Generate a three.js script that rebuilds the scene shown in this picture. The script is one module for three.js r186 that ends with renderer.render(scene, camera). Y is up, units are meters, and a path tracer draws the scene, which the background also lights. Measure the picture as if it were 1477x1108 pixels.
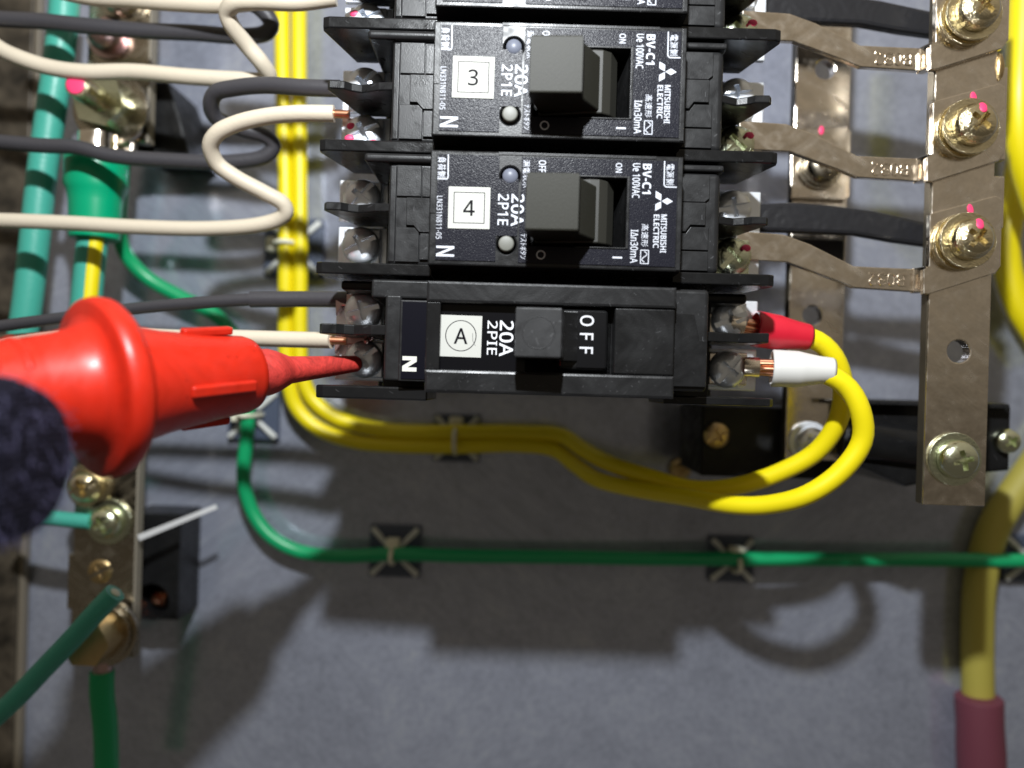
import * as THREE from 'three';
import { RoundedBoxGeometry } from 'three/addons/geometries/RoundedBoxGeometry.js';
import { mergeGeometries, mergeVertices, toCreasedNormals } from 'three/addons/utils/BufferGeometryUtils.js';
import { MarchingCubes } from 'three/addons/objects/MarchingCubes.js';
import { FontLoader } from 'three/addons/loaders/FontLoader.js';
import { TextGeometry } from 'three/addons/geometries/TextGeometry.js';
import { ImprovedNoise } from 'three/addons/math/ImprovedNoise.js';
import { Brush, Evaluator, SUBTRACTION } from 'three-bvh-csg';

// ---------------------------------------------------------------- camera, light, exposure (lengths below in mm, the scene in metres)
const MM = 0.001, DEG = Math.PI / 180;
const CAM_Z = 250, ROLL = 1.65 * DEG, TANV = 0.4992;
const scene = new THREE.Scene();
const camera = new THREE.PerspectiveCamera(2 * Math.atan(TANV) / DEG, 1024 / 768, 0.004, 20);
camera.position.set(0, 0, CAM_Z * MM);
camera.rotation.z = ROLL;
camera.focus = 0.166;
camera.userData.fStop = 6.5;
const renderer = new THREE.WebGLRenderer({ antialias: true });
renderer.toneMapping = THREE.LinearToneMapping;
renderer.toneMappingExposure = 1;
renderer.shadowMap.enabled = true;

// the dim, warm room in which the cabinet stands: a ceiling paler than the floor
{
  const W = 64, H = 32, d = new Float32Array(W * H * 4);
  for (let j = 0; j < H; j++) for (let i = 0; i < W; i++) {
    const y = Math.sin(((j + 0.5) / H - 0.5) * Math.PI);
    const t = THREE.MathUtils.smoothstep(y, -0.55, 0.95), k = 0.065 + 0.30 * t;
    d.set([k * 1.0, k * 0.87, k * 0.68, 1], (j * W + i) * 4);
  }
  const room = new THREE.DataTexture(d, W, H, THREE.RGBAFormat, THREE.FloatType);
  room.mapping = THREE.EquirectangularReflectionMapping; room.magFilter = THREE.LinearFilter; room.needsUpdate = true;
  scene.background = room; scene.environment = room;
}
// the electrician's small white head torch, above the camera
const torch = new THREE.PointLight(new THREE.Color(0.93, 0.97, 1.0), 0.32, 0, 2);
torch.position.set(-0.007, 0.140, 0.250);
torch.castShadow = true; torch.shadow.radius = 0.25; torch.shadow.mapSize.set(2048, 2048); torch.shadow.camera.near = 0.01; torch.shadow.camera.far = 2;
torch.name = 'head_torch';
scene.add(torch);

// ---------------------------------------------------------------- helpers
const PK = 2 * TANV * (1477 / 1108) / 1477, CA = Math.cos(ROLL), SA = Math.sin(ROLL);
const V = (x, y, z) => new THREE.Vector3(x, y, z);
function P(px, py, z) {                                     // where the photograph's point lies at height z above the back panel
  const vx = (px - 738.5) * PK * (CAM_Z - z), vy = -(py - 554) * PK * (CAM_Z - z);
  return V(vx * CA - vy * SA, vx * SA + vy * CA, z);
}
let seed = 7;
const rnd = () => { seed = (seed * 1664525 + 1013904223) >>> 0; return seed / 4294967296; };
const noise = new ImprovedNoise();
const used = {};
function numbered(n) { const k = used[n] = (used[n] ?? -1) + 1; return k ? n + '_' + String(k).padStart(3, '0') : n; }
function norm(g) {
  g = g.index ? g.toNonIndexed() : g;
  for (const k of Object.keys(g.attributes)) if (!['position', 'normal', 'uv'].includes(k)) g.deleteAttribute(k);
  if (!g.attributes.uv) g.setAttribute('uv', new THREE.BufferAttribute(new Float32Array(g.attributes.position.count * 2), 2));
  return g;
}
function worldUV(g, s = 1) {                                 // uv in metres by the face's main direction
  const p = g.attributes.position, n = g.attributes.normal, u = g.attributes.uv;
  for (let i = 0; i < p.count; i++) {
    const a = Math.abs(n.getX(i)), b = Math.abs(n.getY(i)), c = Math.abs(n.getZ(i));
    const x = p.getX(i), y = p.getY(i), z = p.getZ(i);
    if (c >= a && c >= b) u.setXY(i, x * s, y * s); else if (a >= b) u.setXY(i, z * s, y * s); else u.setXY(i, x * s, z * s);
  }
  return g;
}
function thing(name, label, category, base, group) {
  const o = new THREE.Group(); o.name = numbered(name); scene.add(o);
  o.position.set(base.x * MM, base.y * MM, base.z * MM);
  o.userData = { label, category }; if (group) o.userData.group = group;
  o.base = base.clone();
  return o;
}
function part(name, geos, mat, parent, { keepUV = false, label, world = true } = {}) {
  let g = mergeGeometries([geos].flat().map((q) => norm(q)));
  if (parent.base && world) g.translate(-parent.base.x, -parent.base.y, -parent.base.z);
  g.scale(MM, MM, MM);
  if (!keepUV) worldUV(g);
  const m = new THREE.Mesh(g, mat); m.name = name; m.castShadow = m.receiveShadow = true;
  if (label) m.userData.label = label;
  m.base = world ? parent.base : null;
  parent.add(m);
  return m;
}
function structure(name, geos, mat) {
  const holder = new THREE.Group(); const m = part(name, geos, mat, holder); scene.add(m); m.name = numbered(name); m.userData.kind = 'structure'; return m;
}
const box = (w, h, d, x, y, z, r = 0.25) => new RoundedBoxGeometry(w, h, d, 2, Math.min(r, w / 2.1, h / 2.1, d / 2.1)).translate(x, y, z);
const box2 = (x0, x1, y0, y1, z0, z1, r = 0.25) => box(Math.abs(x1 - x0), Math.abs(y1 - y0), Math.abs(z1 - z0), (x0 + x1) / 2, (y0 + y1) / 2, (z0 + z1) / 2, r);
const toShape = (pts) => new THREE.Shape(pts.map(([x, y]) => new THREE.Vector2(x, y)));
function prismXY(pts, z0, z1, bevel = 0.2, holes = []) {
  const s = toShape(pts); for (const h of holes) s.holes.push(h instanceof THREE.Path ? h : new THREE.Path(h.map(([x, y]) => new THREE.Vector2(x, y))));
  return new THREE.ExtrudeGeometry(s, { depth: z1 - z0 - 2 * bevel, bevelEnabled: bevel > 0, bevelSize: bevel, bevelThickness: bevel, bevelOffset: -bevel, bevelSegments: 2, curveSegments: 16 }).translate(0, 0, z0 + bevel);
}
function prismXZ(pts, y0, y1, bevel = 0.2) { return prismXY(pts, 0, y1 - y0, bevel).rotateX(Math.PI / 2).translate(0, y1, 0); }
const hole = (x, y, r) => { const p = new THREE.Path(); p.absarc(x, y, r, 0, Math.PI * 2, true); return p; };
const lathe = (pts, seg = 28) => new THREE.LatheGeometry(pts.map(([r, y]) => new THREE.Vector2(r, y)), seg);
const latheZ = (pts, seg = 28) => lathe(pts, seg).rotateX(Math.PI / 2);    // the profile's y runs towards the viewer
function tube(pts, r, seg = 120, rs = 14, caps = true) {
  const c = new THREE.CatmullRomCurve3(pts, false, 'centripetal');
  const gs = [norm(new THREE.TubeGeometry(c, seg, r, rs, false))];
  if (caps) for (const t of [0, 1]) {
    const dir = c.getTangent(t).multiplyScalar(t ? 1 : -1), q = new THREE.Quaternion().setFromUnitVectors(V(0, 0, 1), dir);
    gs.push(norm(new THREE.CircleGeometry(r, rs).applyQuaternion(q).translate(...c.getPoint(t).toArray())));
  }
  return mergeGeometries(gs);
}
function along(g, from, to) {                                 // a geometry built up +y, set from one point towards another
  return g.applyQuaternion(new THREE.Quaternion().setFromUnitVectors(V(0, 1, 0), to.clone().sub(from).normalize())).translate(from.x, from.y, from.z);
}

// ---------------------------------------------------------------- materials
function noiseTexture(n, f, { srgb = false, wrap = 1 } = {}) {
  const d = new Uint8Array(n * n * 4);
  for (let j = 0; j < n; j++) for (let i = 0; i < n; i++) { const c = f(i / n, j / n, i, j); d.set([...[].concat(c, c, c).slice(0, 3).map((x) => Math.max(0, Math.min(255, x * 255))), 255], (j * n + i) * 4); }
  const t = new THREE.DataTexture(d, n, n); t.wrapS = t.wrapT = wrap ? THREE.RepeatWrapping : THREE.ClampToEdgeWrapping; t.magFilter = THREE.LinearFilter;
  if (srgb) t.colorSpace = THREE.SRGBColorSpace; t.needsUpdate = true; return t;
}
// seamless noise: two periods of a torus walk
const tn = (u, v, f, s = 0) => noise.noise(Math.cos(u * 6.2832) * f + s, Math.sin(u * 6.2832) * f + Math.cos(v * 6.2832) * f * 1.31, Math.sin(v * 6.2832) * f + s * 1.7);
const rep = (t, metres) => { const c = t.clone(); c.repeat.set(1 / metres, 1 / metres); c.needsUpdate = true; return c; };
const grainT = noiseTexture(256, () => 0.35 + 0.65 * rnd());
const softT = noiseTexture(256, (u, v) => 0.5 + 0.32 * tn(u, v, 1.3) + 0.28 * tn(u, v, 3.1, 5) + 0.12 * (rnd() - 0.5));
const dustT = noiseTexture(512, () => 0.157);
{ // fine dust and scuffs for dark plastic: a near-even tone with pale specks and short scratches
  const d = dustT.image.data, n = 512;
  for (let k = 0; k < 700; k++) { const x = (rnd() * n) | 0, y = (rnd() * n) | 0, v = 60 + rnd() * rnd() * 195; const l = rnd() < 0.12 ? 3 + rnd() * 12 : 1 + rnd() * 2, a = rnd() * 6.28; for (let s = 0; s < l; s++) { const i = (((y + Math.sin(a) * s) & (n - 1)) * n + ((x + Math.cos(a) * s) & (n - 1))) * 4; d[i] = d[i + 1] = d[i + 2] = v; } }
  for (let j = 0; j < n; j++) for (let i = 0; i < n; i++) { const q = (j * n + i) * 4, s = 0.30 * tn(i / n, j / n, 1.2) + 0.22 * tn(i / n, j / n, 3.4, 9) + 0.12 * (rnd() - 0.5); for (let c = 0; c < 3; c++) d[q + c] = Math.max(0, Math.min(255, d[q + c] * (1 + s))); }
  dustT.needsUpdate = true;
}
const roughT = noiseTexture(256, (u, v) => 0.78 + 0.3 * tn(u, v, 1.6, 2) + 0.2 * tn(u, v, 5, 8));
const scuffT = noiseTexture(256, (u, v) => 0.80 + 0.3 * tn(u, v, 2.4, 3) + 0.25 * tn(u, v, 7, 1) + 0.1 * (rnd() - 0.5));
const scuff2T = noiseTexture(256, (u, v) => 0.88 + 0.10 * tn(u, v, 1.7, 3) + 0.10 * tn(u, v, 6, 1) - (rnd() < 0.002 ? 0.5 : 0));
const speckT = noiseTexture(512, (u, v) => 0.86 + 0.10 * tn(u, v, 2, 3) + 0.06 * tn(u, v, 9, 1) + (rnd() < 0.004 ? 0.14 : 0) - (rnd() < 0.004 ? 0.35 : 0) + 0.05 * (rnd() - 0.5));
const C = (r, g, b) => new THREE.Color(r, g, b);
const std = (color, roughness, metalness = 0, o = {}) => new THREE.MeshStandardMaterial({ color, roughness, metalness, ...o });
const phy = (color, roughness, metalness = 0, o = {}) => new THREE.MeshPhysicalMaterial({ color, roughness, metalness, ...o });
const plastic = (k, rough, tint = [1, 1, 1.04]) => phy(C(k * 6.4 * tint[0], k * 6.4 * tint[1], k * 6.4 * tint[2]), rough, 0, { map: rep(dustT, 0.061), bumpMap: rep(grainT, 0.03), bumpScale: 0.00002, roughnessMap: rep(roughT, 0.04), specularIntensity: 0.55 });
const M = {
  black: plastic(0.009, 0.42), blackShoulder: plastic(0.014, 0.44), blackDeep: plastic(0.006, 0.6), blackGloss: plastic(0.009, 0.25), barrier: plastic(0.007, 0.30),
  handleOlive: phy(C(0.022, 0.0213, 0.0162), 0.5, 0, { specularIntensity: 0.35, bumpMap: rep(grainT, 0.03), bumpScale: 0.00002 }), rockerOlive: std(C(0.016, 0.0155, 0.012), 0.5), handleGrey: plastic(0.022, 0.6),
  nickel: std(C(1.0, 0.9, 0.77), 0.36, 1, { map: rep(speckT, 0.05), bumpMap: rep(softT, 0.02), bumpScale: 0.000016, roughnessMap: rep(softT, 0.03) }),
  glareCover: std(C(0.26, 0.23, 0.18), 0.65, 0.3), edgeShade: std(C(0.10, 0.085, 0.06), 0.5, 0.8), sleeve: phy(C(0.014, 0.014, 0.016), 0.3, 0, { bumpMap: rep(softT, 0.03), bumpScale: 0.0002 }),
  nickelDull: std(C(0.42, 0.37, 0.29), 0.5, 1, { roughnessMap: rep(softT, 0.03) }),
  zinc: phy(C(0.90, 0.94, 1.0), 0.30, 0.6, { bumpMap: rep(softT, 0.006), bumpScale: 0.00003 }),
  chromate: phy(C(0.80, 0.70, 0.46), 0.2, 1, { iridescence: 0.9, iridescenceIOR: 1.8, iridescenceThicknessRange: [300, 300], bumpMap: rep(softT, 0.007), bumpScale: 0.00012 }),
  greenZinc: phy(C(0.74, 0.78, 0.58), 0.2, 1, { iridescence: 0.8, iridescenceIOR: 1.6, iridescenceThicknessRange: [380, 380], bumpMap: rep(softT, 0.007), bumpScale: 0.00005 }),
  brass: std(C(0.62, 0.45, 0.22), 0.3, 1, { bumpMap: rep(softT, 0.006), bumpScale: 0.0001 }),
  copper: std(C(0.85, 0.42, 0.25), 0.28, 1), pinkCopper: std(C(0.6, 0.42, 0.4), 0.3, 1),
  wireBlack: std(C(0.045, 0.043, 0.048), 0.42, 0, { bumpMap: rep(softT, 0.01), bumpScale: 0.00004 }),
  wireWhite: std(C(0.60, 0.525, 0.41), 0.42, 0, { bumpMap: rep(softT, 0.012), bumpScale: 0.00004 }),
  wireYellow: std(C(0.80, 0.66, 0.005), 0.4), yellowReflection: std(C(0.40, 0.345, 0.06), 0.6),
  wireGreen: std(C(0.005, 0.33, 0.12), 0.36), teal: std(C(0.055, 0.35, 0.27), 0.4, 0, { bumpMap: rep(softT, 0.01), bumpScale: 0.00006 }), greenCap: std(C(0.0, 0.30, 0.14), 0.3),
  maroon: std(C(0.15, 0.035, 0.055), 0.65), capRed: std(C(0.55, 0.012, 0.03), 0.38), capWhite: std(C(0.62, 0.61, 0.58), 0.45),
  probe: phy(C(0.55, 0.021, 0.008), 0.5, 0, { specularIntensity: 0.6, map: rep(scuff2T, 0.07), roughnessMap: rep(roughT, 0.03), clearcoat: 0.12, clearcoatRoughness: 0.3, bumpMap: rep(grainT, 0.03), bumpScale: 0.000012 }), probeTip: std(C(0.62, 0.045, 0.035), 0.6, 0, { map: rep(scuffT, 0.03), bumpMap: rep(softT, 0.004), bumpScale: 0.00008 }),
  mount: std(C(0.06, 0.075, 0.115), 0.4), mountRib: std(C(0.62, 0.63, 0.6), 0.45), tie: std(C(0.72, 0.70, 0.55), 0.45),
  clear: phy(C(0.9, 0.9, 0.9), 0.25, 0, { transmission: 0.55, thickness: 0 }),
  pink: std(C(0.85, 0.05, 0.16), 0.5), led: phy(C(0.125, 0.135, 0.17), 0.35, 0, { specularIntensity: 0.4 }), button: std(C(0.13, 0.13, 0.112), 0.5),
  brown: std(C(0.13, 0.105, 0.075), 0.5, 0.3, { map: rep(softT, 0.06) }), beige: std(C(0.16, 0.135, 0.10), 0.55),
};
const wallRough = noiseTexture(512, (u, v) => 0.78 + 0.16 * tn(u, v, 2.2, 4) + 0.18 * tn(u, v, 9, 6) + 0.2 * (rnd() - 0.5));
const wallMap = noiseTexture(1024, (u, v) => {
  const s = 0.93 + 0.04 * tn(u, v, 1.1) + 0.05 * tn(u, v, 4, 3) + 0.07 * tn(u, v, 17, 7) + 0.06 * tn(u, v, 41, 1) + 0.08 * (rnd() - 0.5) - (rnd() < 0.0006 ? 0.4 : 0);
  return [s * 0.98, s * 0.99, s * 1.03];
}, { srgb: true });
M.steel = phy(C(0.55, 0.575, 0.645), 0.19, 0.58, { map: rep(wallMap, 0.19), roughnessMap: rep(wallRough, 0.11), bumpMap: rep(softT, 0.03), bumpScale: 0.000025 });

// ---------------------------------------------------------------- the cabinet: zinc-plated back panel and its left flange
structure('back_panel', box2(-260, 260, -230, 260, -3, 0, 0.3), M.steel);
{
  const a = P(40, 300, 4).x; structure('cabinet_flange', [box2(a - 60, a, -230, 260, 0.2, 4, 0.8)], M.brown);
  structure('cabinet_flange_lit_edge', [box2(a - 0.1, a + 2.0, -230, 260, 0.2, 3.6, 0.8)], M.beige);  // separate strip in a paler colour paints the edge as catching light
}

// ---------------------------------------------------------------- screws: a pan head with a real cross recess, shared by all
const csg = new Evaluator(); csg.attributes = ['position', 'normal', 'uv'];
function panHead(r, h, slot = false) {
  const dome = new Brush(lathe([[0.001, 0], [r, 0], [r, h * 0.32], [r * 0.93, h * 0.62], [r * 0.74, h * 0.86], [r * 0.42, h * 0.98], [0.001, h]], 36).rotateX(Math.PI / 2)); dome.updateMatrixWorld();
  let out = dome;
  for (const q of [0, 1]) {
    const w = r * 0.27, L = r * (slot && q ? 2.4 : 1.05);
    const cut = new Brush(new THREE.BoxGeometry(q ? L : w, q ? w : L, h * (slot && q ? 0.75 : 1.3))); cut.position.z = h * 1.02; cut.updateMatrixWorld();
    out = csg.evaluate(out, cut, SUBTRACTION);
  }
  let g = out.geometry.clone(); g.clearGroups(); g = norm(g); g.deleteAttribute('normal'); g.deleteAttribute('uv');
  return norm(toCreasedNormals(mergeVertices(g, 1e-4), 0.6));
}
const HEAD = {};
function head(r, h, slot, at, turn = 0) {
  const k = [r, h, slot].join(); HEAD[k] ??= panHead(r, h, slot);
  return HEAD[k].clone().rotateZ(turn).translate(at.x, at.y, at.z);
}
const disc = (r, t, at, hole_ = 0) => latheZ([[Math.max(0.001, hole_), 0], [r - 0.15, 0], [r, 0.15], [r, t - 0.15], [r - 0.15, t], [Math.max(0.001, hole_), t]], 32).translate(at.x, at.y, at.z);
// a bolt with washers standing on the plane at.z; r is the head's radius
function bolt(name, label, at, r, mat, { washers = 2, group, mark = false, h = 3.2, slot = false, turn = 0.5, wide = 1.42 } = {}) {
  const t = thing(name, label, 'screw', at, group);
  let z = 0;
  const wr = [wide, wide * 0.88, wide * 0.97];
  for (let i = 0; i < washers; i++) { part('washer', disc(r * wr[i], 0.95, at.clone().setZ(at.z + z + 0.02)), mat, t); z += 1.1; }
  part('head', head(r, h, slot, at.clone().setZ(at.z + z), turn), mat, t);
  if (mark) part('paint_mark', [new THREE.SphereGeometry(1, 12, 8).scale(r * 0.24, r * 0.33, 0.5).rotateX(-0.5).rotateZ(-0.3).translate(at.x + r * 0.12, at.y + r * 0.66, at.z + z + h * 0.78)], M.pink, t, { label: 'pink paint witness mark' });
  return t;
}

// ---------------------------------------------------------------- lettering
const GLYPH = {
  負: '4,0 2,3;4,1 7,1 6,3;2,3 8,3 8,8 2,8 2,3;2,4.7 8,4.7;2,6.3 8,6.3;4,8 2,10;6,8 8,10', 荷: '1,1.5 9,1.5;3,0 3,3;7,0 7,3;2.5,3.5 1,6;2,5 2,10;3.5,4.5 9.5,4.5;8,4.5 8,10 7,9.5;4,6 6.5,6 6.5,8.2 4,8.2 4,6',
  側: '2,0 .5,4;1.5,3 1.5,10;3,1 5.5,1 5.5,7 3,7 3,1;3,3 5.5,3;3,5 5.5,5;3.8,7 2.8,9.5;4.8,7 5.8,9.5;7.2,1.5 7.2,7;9.3,0 9.3,9.5 8.3,9', 電: '2,.5 8,.5;.8,4 .8,2 9.2,2 9.2,4;5,.5 5,4.5;2.5,3 4,3;6,3 7.5,3;2,5.5 8,5.5 8,8.5 2,8.5 2,5.5;2,7 8,7;5,5.5 5,9.7 9.5,9.7 9.5,8.7',
  源: '1,.5 2,1.5;.5,3.5 1.5,4.5;.5,9.5 2,6.5;3,1 9.5,1;3.3,1 3.3,6 2.5,9.5;4.8,2.8 8.5,2.8 8.5,5.8 4.8,5.8 4.8,2.8;4.8,4.3 8.5,4.3;6.6,5.8 6.6,9.7;5,7 4,9;8.3,7 9.3,9', 高: '5,0 5,1.5;1,1.5 9,1.5;3,2.7 7,2.7 7,4.3 3,4.3 3,2.7;1,9.8 1,5.5 9,5.5 9,9.8 8,9.5;3.2,7 6.8,7 6.8,8.8 3.2,8.8 3.2,7',
  速: '1,1 2,2;.7,4 2.2,4 2.2,7.5;.5,9.5 2.2,7.8 4,9.5 9.7,9.5;3,1.3 9.5,1.3;3.7,2.7 8.8,2.7 8.8,5 3.7,5 3.7,2.7;6.2,0 6.2,8.5;6,5 3.5,7.8;6.4,5 9.3,7.8', 形: '.5,1.2 5.7,1.2;.3,4.8 6,4.8;2,1.2 2,5 .8,9.5;4.2,1.2 4.2,9.5;9,.5 6.7,3;9.3,3.5 6.5,6.3;9.7,6.5 6,9.8',
  漏: '1,.5 2,1.5;.5,3.5 1.5,4.5;.5,9.5 2,6.5;3.3,.7 9.3,.7 9.3,2.8 3.3,2.8;3.3,.7 3.3,6 2.6,9.5;4,4.2 9.6,4.2;4.3,9.7 4.3,5.8 9.5,5.8 9.5,9.7;6.9,4.2 6.9,9.5;5.3,7 6,7;7.8,7 8.6,7', 表: '1.5,1.2 8.5,1.2;2,2.8 8,2.8;.7,4.4 9.3,4.4;5,0 5,4.4;5,4.4 .7,7.5;3.2,6 3.2,9.5 5.5,8.3;5,4.6 9.5,9.7;8.5,5.5 6.3,7', 示: '2,1 8,1;.7,3.8 9.3,3.8;5,3.8 5,9.5 4,9;2.8,5.5 .8,8.5;7,5.5 9.2,8.5',
  テ: '2,1 8,1;.7,4 9.3,4;5,4 4.8,6.5 3,9.5', ス: '1.5,1.2 8.3,1.2 6,5 1,9.5;5.8,5.5 9.3,9.5', ト: '3.5,.3 3.5,9.7;3.5,4 8,6.2', ボ: '1,2.8 8.5,2.8;4.8,.5 4.8,9.5 3.8,9;2.8,5 1,8;6.8,5 8.5,8;8,.3 8.6,1.5;9.3,0 9.9,1.2', タ: '4,.5 1,4.5;3.5,2 8.7,2 7,6 2,9.7;3,4.3 7,6.5', ン: '1.2,1.5 4,3.2;1.2,9 5,8 9,2.5',
};
const PXMM = 24;                                              // texture pixels per mm
function sheet(wmm, hmm, fill) {
  const c = document.createElement('canvas'); c.width = Math.round(wmm * PXMM); c.height = Math.round(hmm * PXMM);
  const x = c.getContext('2d'); x.fillStyle = fill; x.fillRect(0, 0, c.width, c.height);
  return { c, x, w: wmm, h: hmm, at: (p) => [(p.x + wmm / 2) * PXMM, (hmm / 2 - p.y) * PXMM] };
}
// print that reads downwards: from a (top, baseline side) it runs `len` mm down, letters `size` mm tall pointing right
function down(s, text, a, len, size, color = '#d8dae0', weight = '', thick = 0) {
  const { x } = s, [cx, cy] = s.at(a), H = size * PXMM, L = len * PXMM;
  x.save(); x.translate(cx, cy); x.rotate(Math.PI / 2); x.fillStyle = x.strokeStyle = color;
  if (GLYPH[text[0]]) {
    const step = L / text.length; x.lineWidth = H * 0.085; x.lineCap = 'square'; x.lineJoin = 'miter';
    [...text].forEach((ch, i) => { for (const st of GLYPH[ch].split(';')) { x.beginPath(); st.split(' ').forEach((q, k) => { const [u, v] = q.split(',').map(Number); const X = (i + 0.05) * step + u / 10 * step * 0.9, Y = -H + v / 10 * H; k ? x.lineTo(X, Y) : x.moveTo(X, Y); }); x.stroke(); } });
  } else {
    x.font = weight + ' 200px sans-serif'; const w = x.measureText(text).width;
    x.scale(L / w, H / 144); x.fillText(text, 0, 0);
    if (thick) { x.lineWidth = thick; x.strokeText(text, 0, 0); }
  }
  x.restore();
}
function canvasMat(c, rough, o = {}) {
  const t = new THREE.CanvasTexture(c); t.colorSpace = THREE.SRGBColorSpace; t.magFilter = THREE.LinearFilter; t.anisotropy = 8;
  return phy(C(1, 1, 1), rough, 0, { map: t, specularIntensity: 0.5, ...o });
}
function sheetUV(g, w, h, ox = 0, oy = 0) {
  const p = g.attributes.position, u = g.attributes.uv;
  for (let i = 0; i < p.count; i++) u.setXY(i, (p.getX(i) - ox + w / 2) / w, (p.getY(i) - oy + h / 2) / h);
  return g;
}
function stickerMat(kind, ch) {
  const s = sheet(8.4, 8.4, '#e9e9e4'), { x } = s, W = s.c.width; x.strokeStyle = x.fillStyle = '#15151a'; x.lineWidth = W * 0.018;
  if (kind === 'square') x.strokeRect(W * 0.135, W * 0.135, W * 0.73, W * 0.73); else { x.beginPath(); x.arc(W / 2, W * 0.49, W * 0.365, 0, 7); x.stroke(); }
  x.font = Math.round(W * (kind === 'square' ? 0.52 : 0.52)) + 'px sans-serif'; x.textAlign = 'center'; x.fillText(ch, W / 2, W * (kind === 'square' ? 0.69 : 0.68)); x.lineWidth = W * 0.01; x.strokeText(ch, W / 2, W * (kind === 'square' ? 0.69 : 0.68));
  if (kind !== 'square') { x.lineWidth = 2; x.strokeStyle = '#6a6a6a'; x.beginPath(); x.moveTo(W * 0.78, W * 0.42); x.lineTo(W * 0.79, W * 0.6); x.lineTo(W * 0.86, W * 0.72); x.stroke(); }
  return canvasMat(s.c, 0.6, { specularIntensity: 0.12, color: C(0.58, 0.58, 0.565) });
}

// ---------------------------------------------------------------- the row of two-pole earth leakage breakers
const FACE = 95, PITCH = 26.05;
const C4 = P(801.5, 304, FACE), C3 = C4.clone().add(V(0, PITCH, 0)), C2 = C4.clone().add(V(0, 2 * PITCH, 0)), CB = C4.clone().add(V(0, -PITCH, 0));
const q4 = (px, py, dz = 0) => P(px, py, FACE + dz).sub(C4), qA = (px, py, dz = 0) => P(px, py, FACE + dz).sub(CB);

// the printed sheet on a breaker's face
const printed = sheet(52, 24, '#1d1d24');
{
  const s = printed, W = '#d5d8e0', k = 0.1397;
  const vt = (text, x, y0, y1, size, w = '', th = 0) => down(s, text, q4(x, y0), (y1 - y0) * k, size * k, W, w, th);
  vt('負荷側', 632, 225.5, 257, 11.5); vt('LN331N811-05', 630.6, 282, 345.4, 8.2); vt('N', 630, 352.3, 372, 25, '', 6);
  vt('20A', 738.4, 279, 326, 17.5, '', 6); vt('2P1E', 718.9, 279, 326, 15, '', 4);
  vt('漏電表示', 755, 230.6, 272, 9.5); vt('テストボタン', 751, 337, 374.6, 9);
  vt('OFF', 777.5, 231, 248.8, 10, '', 4); vt('ON', 888.4, 235, 250.3, 9.2, '', 3);
  vt('Ue 100VAC', 913, 235, 286, 10.4, '', 4); vt('BV-C1', 927.5, 235, 282.6, 12.6, 'bold');
  vt('電源側', 961.5, 236, 268, 11); vt('MITSUBISHI', 953.6, 308.8, 365, 8.3, '', 8); vt('ELECTRIC', 943.2, 308.8, 358, 7.8, '', 8);
  vt('高速形', 925.5, 322.5, 356.4, 10); vt('I△n30mA'.replace('△', 'Δ'), 910, 331, 379.6, 10.6, '', 3);
  const { x } = s, line = (...pts) => { x.beginPath(); pts.forEach((p, i) => { const [a, b] = s.at(p); i ? x.lineTo(a, b) : x.moveTo(a, b); }); x.stroke(); };
  x.strokeStyle = x.fillStyle = W; x.lineWidth = 0.24 * PXMM; x.lineJoin = 'round';
  line(q4(646.8, 223), q4(646.4, 256), q4(645, 258.5), q4(628, 258)); line(q4(958.5, 232), q4(957.6, 267), q4(960, 270), q4(976, 270.4));
  const o = q4(953.6, 290.4);
  for (const a of [0, 120, 240]) { const r = (d, l) => { const t = (a + d) * DEG; return V(o.x + Math.cos(t) * l, o.y + Math.sin(t) * l, 0); }, side = 2.35 / Math.sqrt(3); x.beginPath(); [r(0, 0.06), r(30, side), r(0, 2.35), r(-30, side)].forEach((p, i) => { const [u, v] = s.at(p); i ? x.lineTo(u, v) : x.moveTo(u, v); }); x.fill(); }
  x.lineWidth = 0.18 * PXMM;
  line(q4(924, 361), q4(935.4, 361.4), q4(934.8, 380.6), q4(923.4, 380.2), q4(924, 361));
  x.beginPath(); for (let i = 0; i <= 20; i++) { const p = q4(929.2 + 3.6 * Math.sin(i / 20 * Math.PI * 2), 363 + i / 20 * 15.5), [u, v] = s.at(p); i ? x.lineTo(u, v) : x.moveTo(u, v); } x.stroke();
  x.lineWidth = 0.36 * PXMM; line(q4(883.2, 371.6), q4(897.2, 372)); { const [u, v] = s.at(q4(780, 367.8)); x.lineWidth = 0.26 * PXMM; x.beginPath(); x.arc(u, v, 0.8 * PXMM, 0, 7); x.stroke(); }
  const im = x.getImageData(0, 0, s.c.width, s.c.height); for (let i = 0; i < im.data.length; i += 4) { const n = (rnd() - 0.5) * 12; for (let c = 0; c < 3; c++) im.data[i + c] += n; } x.putImageData(im, 0, 0);
}
const sheetT = new THREE.CanvasTexture(printed.c); sheetT.colorSpace = THREE.SRGBColorSpace; sheetT.magFilter = THREE.LinearFilter;
const grainSheet = grainT.clone(); grainSheet.repeat.set(2.2, 1.0); grainSheet.needsUpdate = true;
M.print = phy(C(0.85, 0.85, 0.85), 0.30, 0, { map: sheetT, bumpMap: grainSheet, bumpScale: 0.00006, specularIntensity: 0.22 });

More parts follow.
